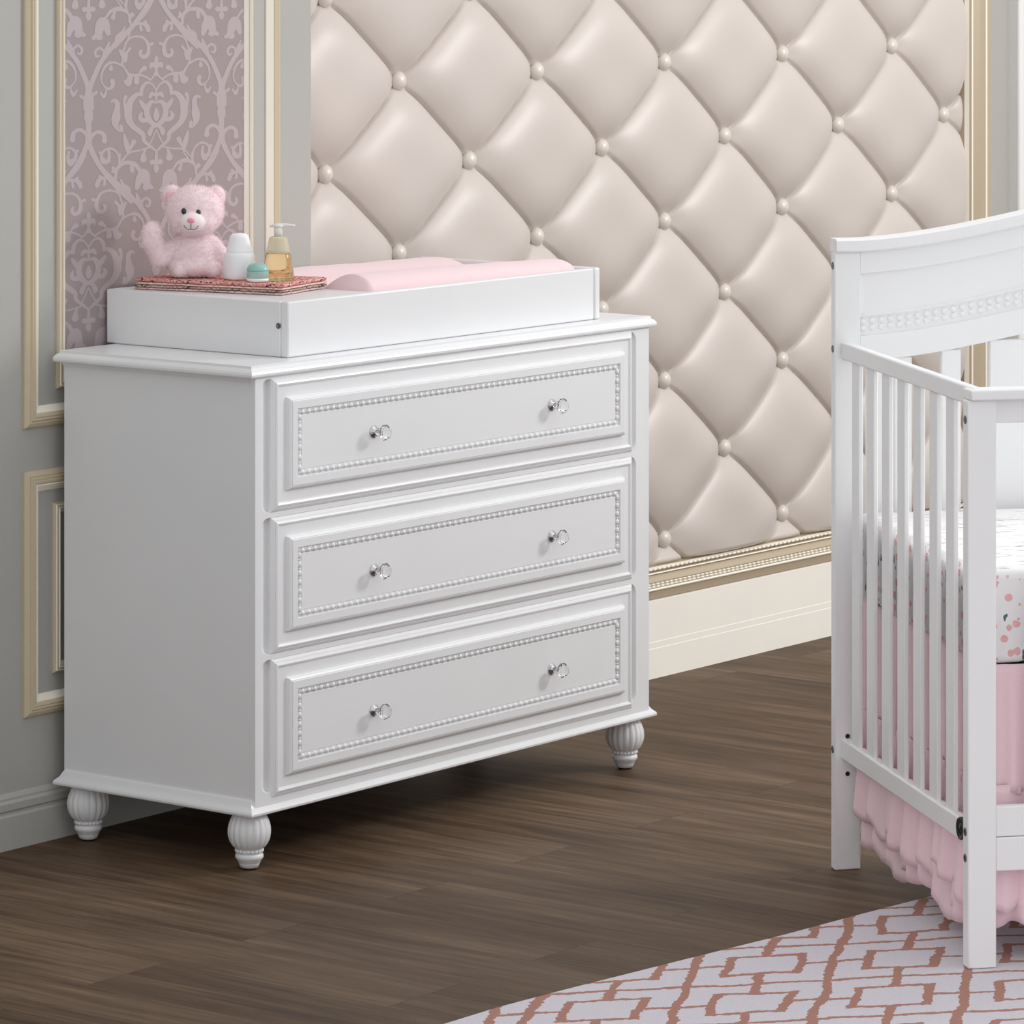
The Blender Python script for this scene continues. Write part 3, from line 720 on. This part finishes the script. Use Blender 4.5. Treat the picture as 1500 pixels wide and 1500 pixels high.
# short plush fur: tufts of thin triangles on the surface
rnd = random.Random(3)
faces = list(fb.bm.faces)
def add_fur(mb, faces, n_, ln, wd, avoid=None):
    areas = []; tot = 0
    for f in faces: tot += f.calc_area(); areas.append(tot)
    import bisect
    out = []
    for _ in range(n_):
        f = faces[min(bisect.bisect(areas, rnd.random() * tot), len(faces) - 1)]
        vv_ = [v.co for v in f.verts]; a1, a2 = rnd.random(), rnd.random()
        if a1 + a2 > 1: a1, a2 = 1 - a1, 1 - a2
        p = vv_[0] + (vv_[1] - vv_[0]) * a1 + (vv_[2] - vv_[0]) * a2
        if p.z < .004: continue
        if avoid and avoid(p): continue
        nrm = f.normal.copy()
        d = (nrm + Vector((rnd.uniform(-.7, .7), rnd.uniform(-.7, .7), rnd.uniform(-.9, .4)))).normalized()
        s_ = d.cross(nrm + Vector((.01, .02, .03))).normalized() * wd
        out.append((p - nrm * .0003 - s_, p - nrm * .0003 + s_, p + d * ln * rnd.uniform(.6, 1.2)))
    for t in out:
        vs_ = [mb.bm.verts.new(q) for q in t]; ff = mb.bm.faces.new(vs_); ff.smooth = True
muz = Vector(bp(281, 328, -.066))
add_fur(fb, faces, 26000, .0058, .00032, lambda p: (p - muz).length < .024)
make('body', fb, 'bear_fur', BR, local=True, recalc=False)
b = MB(); b.ball(bp(281, 327.5, -.0515), (.0245, .0178, .0185), 20, 14); mz = make('muzzle', b, 'bear_pale', BR, local=True)
b = MB(); b.ball(bp(280, 324.5, -.0695), (.0072, .004, .0050), 14, 10); make('nose', b, 'bear_nose', mz, local=True)
b = MB(); b.tube([bp(280, 329, -.0714), bp(280, 333, -.0712), bp(280, 338, -.0698)], .0006, 6)
b.tube([bp(269, 331.5, -0.0674), bp(271, 335, -0.0684), bp(275, 338, -0.0690), bp(280, 338, -.0698), bp(285, 338.3, -0.0690), bp(289, 336, -0.0682), bp(291, 332.5, -0.0674)], .00055, 6)
make('mouth_stitching', b, 'bear_thread', mz, local=True)
for u, v in ((268.2, 311.5), (290.2, 313.5)):
    b = MB(); b.ball(bp(u, v, -.0530), (.0048, .0040, .0058), 14, 10); make('eye', b, 'bear_eye', BR, local=True)
for u, v in ((246, 292), (312, 293)):
    b = MB(); b.ball(bp(u, v + 1, -.0045), (.0100, .0040, .0125), 14, 10); make('inner_ear', b, 'bear_inner', BR, local=True)

# ------------------------------------------------------------------ toiletries on the cloths
def lathe_thing(name, label, cat, x, y): return thing(name, label, cat, (x, y, ST))
t = lathe_thing('lotion_bottle', 'white squat lotion bottle with domed cap between the bear and the jar', 'bottle', .277, -.218)
b = MB(); b.lathe([(.026, 0), (.0285, .0012), (.0298, .004), (.0300, .012), (.0296, .030), (.0285, .042), (.0265, .0485), (.0248, .0500)], 48)
make('bottle_body', b, 'plastic_white', t, local=True)
b = MB(); b.lathe([(.0242, .0500), (.0246, .0515), (.0238, .0540), (.0205, .0660), (.0185, .0755), (.0170, .0805), (.0130, .0840), (.0060, .0855), (.0008, .0857)], 48)
make('cap', b, 'plastic_cap', t, local=True)
t = lathe_thing('cream_jar', 'small round pale teal cream jar with a darker domed lid', 'jar', .260, -.278)
b = MB(); b.lathe([(.0185, 0), (.0200, .001), (.0206, .004), (.0200, .0062)], 40); make('jar_base', b, 'plastic_white', t, local=True)
b = MB(); b.lathe([(.0196, .0060), (.0204, .008), (.0206, .0185), (.0200, .0200)], 40); make('jar_body', b, 'teal_glass', t, local=True)
b = MB(); b.lathe([(.0202, .0202), (.0204, .0215), (.0190, .0270), (.0155, .0310), (.0100, .0335), (.0008, .0342)], 40); make('lid', b, 'teal_lid', t, local=True)
t = lathe_thing('soap_dispenser', 'clear conical pump bottle of amber soap at the right end of the toiletries', 'soap dispenser', .312, -.283)
b = MB(); b.lathe([(.0265, 0), (.0300, .0006), (.0305, .003), (.0290, .012), (.0262, .030), (.0235, .0465), (.0222, .0500)], 48); make('bottle_body', b, 'amber_liquid', t, local=True)
b = MB(); b.lathe([(.0224, .0501), (.0218, .0530), (.0185, .0690), (.0172, .0760), (.0160, .0785), (.0120, .0800)], 48); make('bottle_shoulder', b, 'frosted_bottle', t, local=True)
b = MB(); b.lathe([(.0075, .0795), (.0076, .0930), (.0068, .0960), (.0068, .0975)], 24)
m = Matrix.Rotation(-TH, 4, 'Z')
b.lathe([(.0040, .0960), (.0095, .0985), (.0100, .1005), (.0080, .1020), (.0008, .1024)], 24)
b.tube([m @ Vector(p) for p in ((-.016, 0, .0985), (-.010, 0, .1000), (0, 0, .1010), (.014, 0, .1010), (.024, 0, .1004), (.0315, 0, .0998))], [.0018, .0032, .0038, .0034, .0028, .0018], 10)
make('pump', b, 'pump_white', t, local=True)

# ------------------------------------------------------------------ crib (local frame)
CRZ = math.radians(11.85) - TH
CRO = Vector((.1726, -1.8592, 0))
crib = thing('crib', 'white wooden crib with slatted end and arched beaded headboard standing partly on the rug', 'crib', CRO, CRZ)
L_ = 1.376; PW = .048; DEP = .766
def part(name, mb, parent=crib, mat='white_crib'): return make(name, mb, mat, parent, local=True)
def boxp(name, lo, hi, bev=.0025, parent=crib, mat='white_crib'):
    b = MB(); b.box(lo, hi, bev); return part(name, b, parent, mat)
fp = boxp('front_post', (0, 0, .0085), (PW, .028, .9195))
boxp('front_post', (L_ - PW, 0, .0085), (L_, .028, .9195))
bpst = boxp('back_post', (0, DEP, .0), (PW, DEP + .025, 1.0985))
boxp('back_post', (L_ - PW, DEP, .0085), (L_, DEP + .025, 1.0985))
# screws and bolt holes
def disc(c_, r_, axis, parent, mat, name='screw', t_=.0015):
    b = MB(); m = Matrix.Translation(c_) @ (Matrix.Rotation(-PI / 2, 4, 'Y') if axis == 'x' else Matrix.Rotation(PI / 2, 4, 'X'))
    b.lathe([(r_, 0), (r_, t_ * .5), (r_ * .6, t_), (r_ * .4, t_ * .4), (r_ * .05, t_ * .4)], 16, m); return part(name, b, parent, mat)
for z in (1.074, .926, .213): disc((-.0004, DEP + .0125, z), .0065, 'x', bpst, 'screw_metal')
for z in (.888, .226, .184): disc((-.0004, .014, z), .0068, 'x', fp, 'screw_metal')
for z in (.238, .171): disc((.0235, DEP - .0003, z), .0042, 'y', bpst, 'black_plastic', 'bolt_hole')
# end panels
def end_panel(x0, x1, vis):
    tr_ = boxp('side_rail', (x0, .006, .9085), (x1, DEP - .0005, .9385), .003)
    br_ = boxp('side_rail', (x0, .0285, .1985), (x1, DEP - .0005, .2345), .003)
    xm0, xm1 = x0 + .004, x1 - .006
    s0 = boxp('slat', (xm0, .6680, .232), (xm1, .7110, .9095), .002)
    for k in range(1, 7): dup(s0, (0, -.091 * k, 0))
    return tr_, br_
tr1, br1 = end_panel(.011, .0295, True)
end_panel(L_ - .0295, L_ - .011, False)
b = MB(); m = Matrix.Translation((.0112, .060, .2215)) @ Matrix.Rotation(-PI / 2, 4, 'Y')
b.lathe([(.0185, 0), (.0185, .005), (.0172, .0068), (.0150, .0060), (.0145, .0048), (.006, .0048), (.0055, .0062), (.0005, .0062)], 32, m)
part('bolt_cover', b, br1, 'black_plastic')
# front: cap rail, crosspiece, double bottom rail
boxp('cap_rail', (.003, -.008, .9197), (L_ - .003, .040, .9370), .003)
boxp('front_rail', (PW + .0003, .010, .8815), (L_ - PW - .0003, .026, .9193), .002)
boxp('front_rail', (PW + .0003, .004, .2175), (L_ - PW - .0003, .022, .2660), .002)
boxp('front_rail', (PW + .0003, .003, .1625), (L_ - PW - .0003, .022, .2165), .002)
s0 = boxp('front_slat', (.108, .0145, .264), (.150, .0245, .883), .002)
for k in range(1, 13): dup(s0, (.0935 * k, 0, 0))
# headboard
def rise(x):
    t_ = (x - PW) if x <= L_ / 2 else (L_ - PW - x)
    s_ = max(0, min(1, t_ / (L_ / 2 - PW))); return .095 * (.3 * s_ * (1 - .35 * s_ ** 3) / .65 * .65 + .7 * (1 - math.cos(PI * s_)) / 2) if t_ > 0 else 0
def arch(name, x0, x1, y0, y1, z0, z1, parent=crib, n_=80, ch=0):
    b = MB(); rows = []
    for k in range(n_ + 1):
        x = x0 + (x1 - x0) * k / n_; r_ = rise(x)
        c_ = ch
        rows.append([b.bm.verts.new(p) for p in ((x, y0, z0 + r_ + c_), (x, y0 + c_, z0 + r_), (x, y1, z0 + r_), (x, y1, z1 + r_), (x, y0 + c_, z1 + r_), (x, y0, z1 + r_ - c_))])
    for a_, c_ in zip(rows, rows[1:]):
        for i in range(6): b._tag([b.bm.faces.new((a_[i], a_[(i + 1) % 6], c_[(i + 1) % 6], c_[i]))])
    b._tag([b.bm.faces.new(rows[0][::-1]), b.bm.faces.new(rows[-1])])
    return part(name, b, parent)
arch('headboard_cap', .001, L_ - .001, DEP - .010, DEP + .033, 1.0988, 1.1222, ch=.003)
xa, xb = PW + .0003, L_ - PW - .0003
arch('upper_rail', xa, xb, DEP + .0025, DEP + .023, 1.0595, 1.0985, ch=.0012)
hp = arch('headboard_panel', xa, xb, DEP + .0085, DEP + .018, .9480, 1.0600, ch=.0008)
arch('lower_rail', xa, xb, DEP + .0025, DEP + .023, .9030, .9485, ch=.0012)
# a shallow raised border at the panel edge and the double row of beads
b = MB()
for s_ in (1, -1):
    x0_ = xa if s_ == 1 else xb
    b.poly([(x0_, DEP + .006, .985 + .0), (x0_ + s_ * .008, DEP + .0085, .990), (x0_ + s_ * .008, DEP + .0085, 1.052), (x0_, DEP + .006, 1.0595)], [(0, 1, 2, 3)])
x = xa + .006
while x < xb - .004:
    for z in (.9740, .9618): b.ball((x, DEP + .0078, z + rise(x)), (.0062, .0042, .0054), 10, 8)
    x += .0168
part('bead_trim', b, hp)
arch('bead_lip', xa, xb, DEP + .0045, DEP + .009, .9835, .9865, hp)
# back slats and wide centre panel, down to a bottom back rail
def bslat(x0, x1):
    z1 = .905 + min(rise(x0), rise(x1)); boxp('back_slat', (x0, DEP + .006, .24), (x1, DEP + .020, z1), .002)
for x0, x1 in ((.062, .090), (.1125, .145), (.2005, .2365), (.291, .470), (.525, .561), (.615, .651)):
    bslat(x0, x1)
    if x1 < .6: bslat(L_ - x1, L_ - x0)
boxp('back_rail', (xa, DEP + .003, .19), (xb, DEP + .023, .245), .002)
# mattress frame, mattress
sup = boxp('mattress_support', (.075, .052, .481), (L_ - .075, .740, .4865), .001, crib, 'black_plastic')

mt = MB(); mt.box((.036, .046, .4870), (L_ - .040, .748, .638), .013, 4)
o = make('crib_mattress', mt, 'floral_sheet', None)
for v in o.data.vertices: pass
o.location = CRO; o.rotation_euler = (0, 0, CRZ)
tag(o, 'crib mattress in a white sheet printed with roses and dark leaf strokes', 'mattress')

# ruffled crib skirt
def skirt_sheet(mb, path, z_top, z_bot, amp0, amp1, fold, seed, zn=14, hem=.012, thick=True, out=0):
    """path: list of (x,y,nx,ny,s); waves grow from amp0 at the top to amp1 at the hem"""
    rows = []
    for j in range(zn + 1):
        t_ = j / zn; row = []
        for (x, y, nx, ny, s_) in path:
            ph_ = s_ / fold * 2 * PI
            wv_ = math.tanh(2.2 * math.sin(ph_ + 1.6 * noise.noise(Vector((s_ * 6, seed, 0))))) * (.75 + .5 * noise.noise(Vector((s_ * 11, seed, 3)))) + .35 * math.sin(2.3 * ph_ + seed)
            a_ = amp0 + (amp1 - amp0) * t_ ** .8
            dz = (noise.noise(Vector((s_ * 7, seed, 9))) * hem + .4 * hem * math.sin(ph_ + 1)) * t_
            row.append(mb.bm.verts.new((x + nx * (wv_ * a_ + out * t_), y + ny * (wv_ * a_ + out * t_), z_top + (z_bot - z_top) * t_ + dz)))
        rows.append(row)
    fs_ = []
    for a_, c_ in zip(rows, rows[1:]):
        for k in range(len(path) - 1): fs_.append(mb.bm.faces.new((a_[k], a_[k + 1], c_[k + 1], c_[k])))
    for f in fs_: f.smooth = True
def mkpath(xo, yo, x_end=.62, y_end=.745, step=.004):
    p = []; s_ = 0; y = y_end
    while y > yo + .02: p.append((xo, y, -1, 0, s_)); y -= step; s_ += step
    for k in range(1, 8):
        t_ = PI / 2 * k / 8; p.append((xo + .02 - .02 * math.cos(t_), yo + .02 - .02 * math.sin(t_), -math.cos(t_), -math.sin(t_), s_)); s_ += .004
    x = xo + .02
    while x < L_ - .05: p.append((x, yo, 0, -1, s_)); x += step; s_ += step
    return p
sk = thing('crib_skirt', 'pale pink ruffled crib skirt hanging below the mattress in tiers', 'crib skirt', CRO, CRZ)
def spart(name, mb, parent=sk):
    o = make(name, mb, 'skirt_fabric', parent, local=True, recalc=False)
    md = o.modifiers.new('thickness', 'SOLIDIFY'); md.thickness = .0012; md.offset = 0
    return o
b = MB(); skirt_sheet(b, mkpath(.047, .048),   .4865, .280, .0020, .0055, .060, 1, hem=.0); spart('upper_tier', b)
b = MB(); skirt_sheet(b, mkpath(.044, .045), .292, .101, .002,   .0115, .095, 4, hem=.034, out=.012); spart('ruffle', b)
b = MB(); skirt_sheet(b, mkpath(.046, .047), .288, .276, .004, .004, .018, 7, zn=3, hem=0); spart('gathered_seam', b)
b = MB(); skirt_sheet(b, mkpath(.060, .061), .270, .055, .002,   .0125, .088, 9, hem=.034, out=.016); spart('under_ruffle', b)
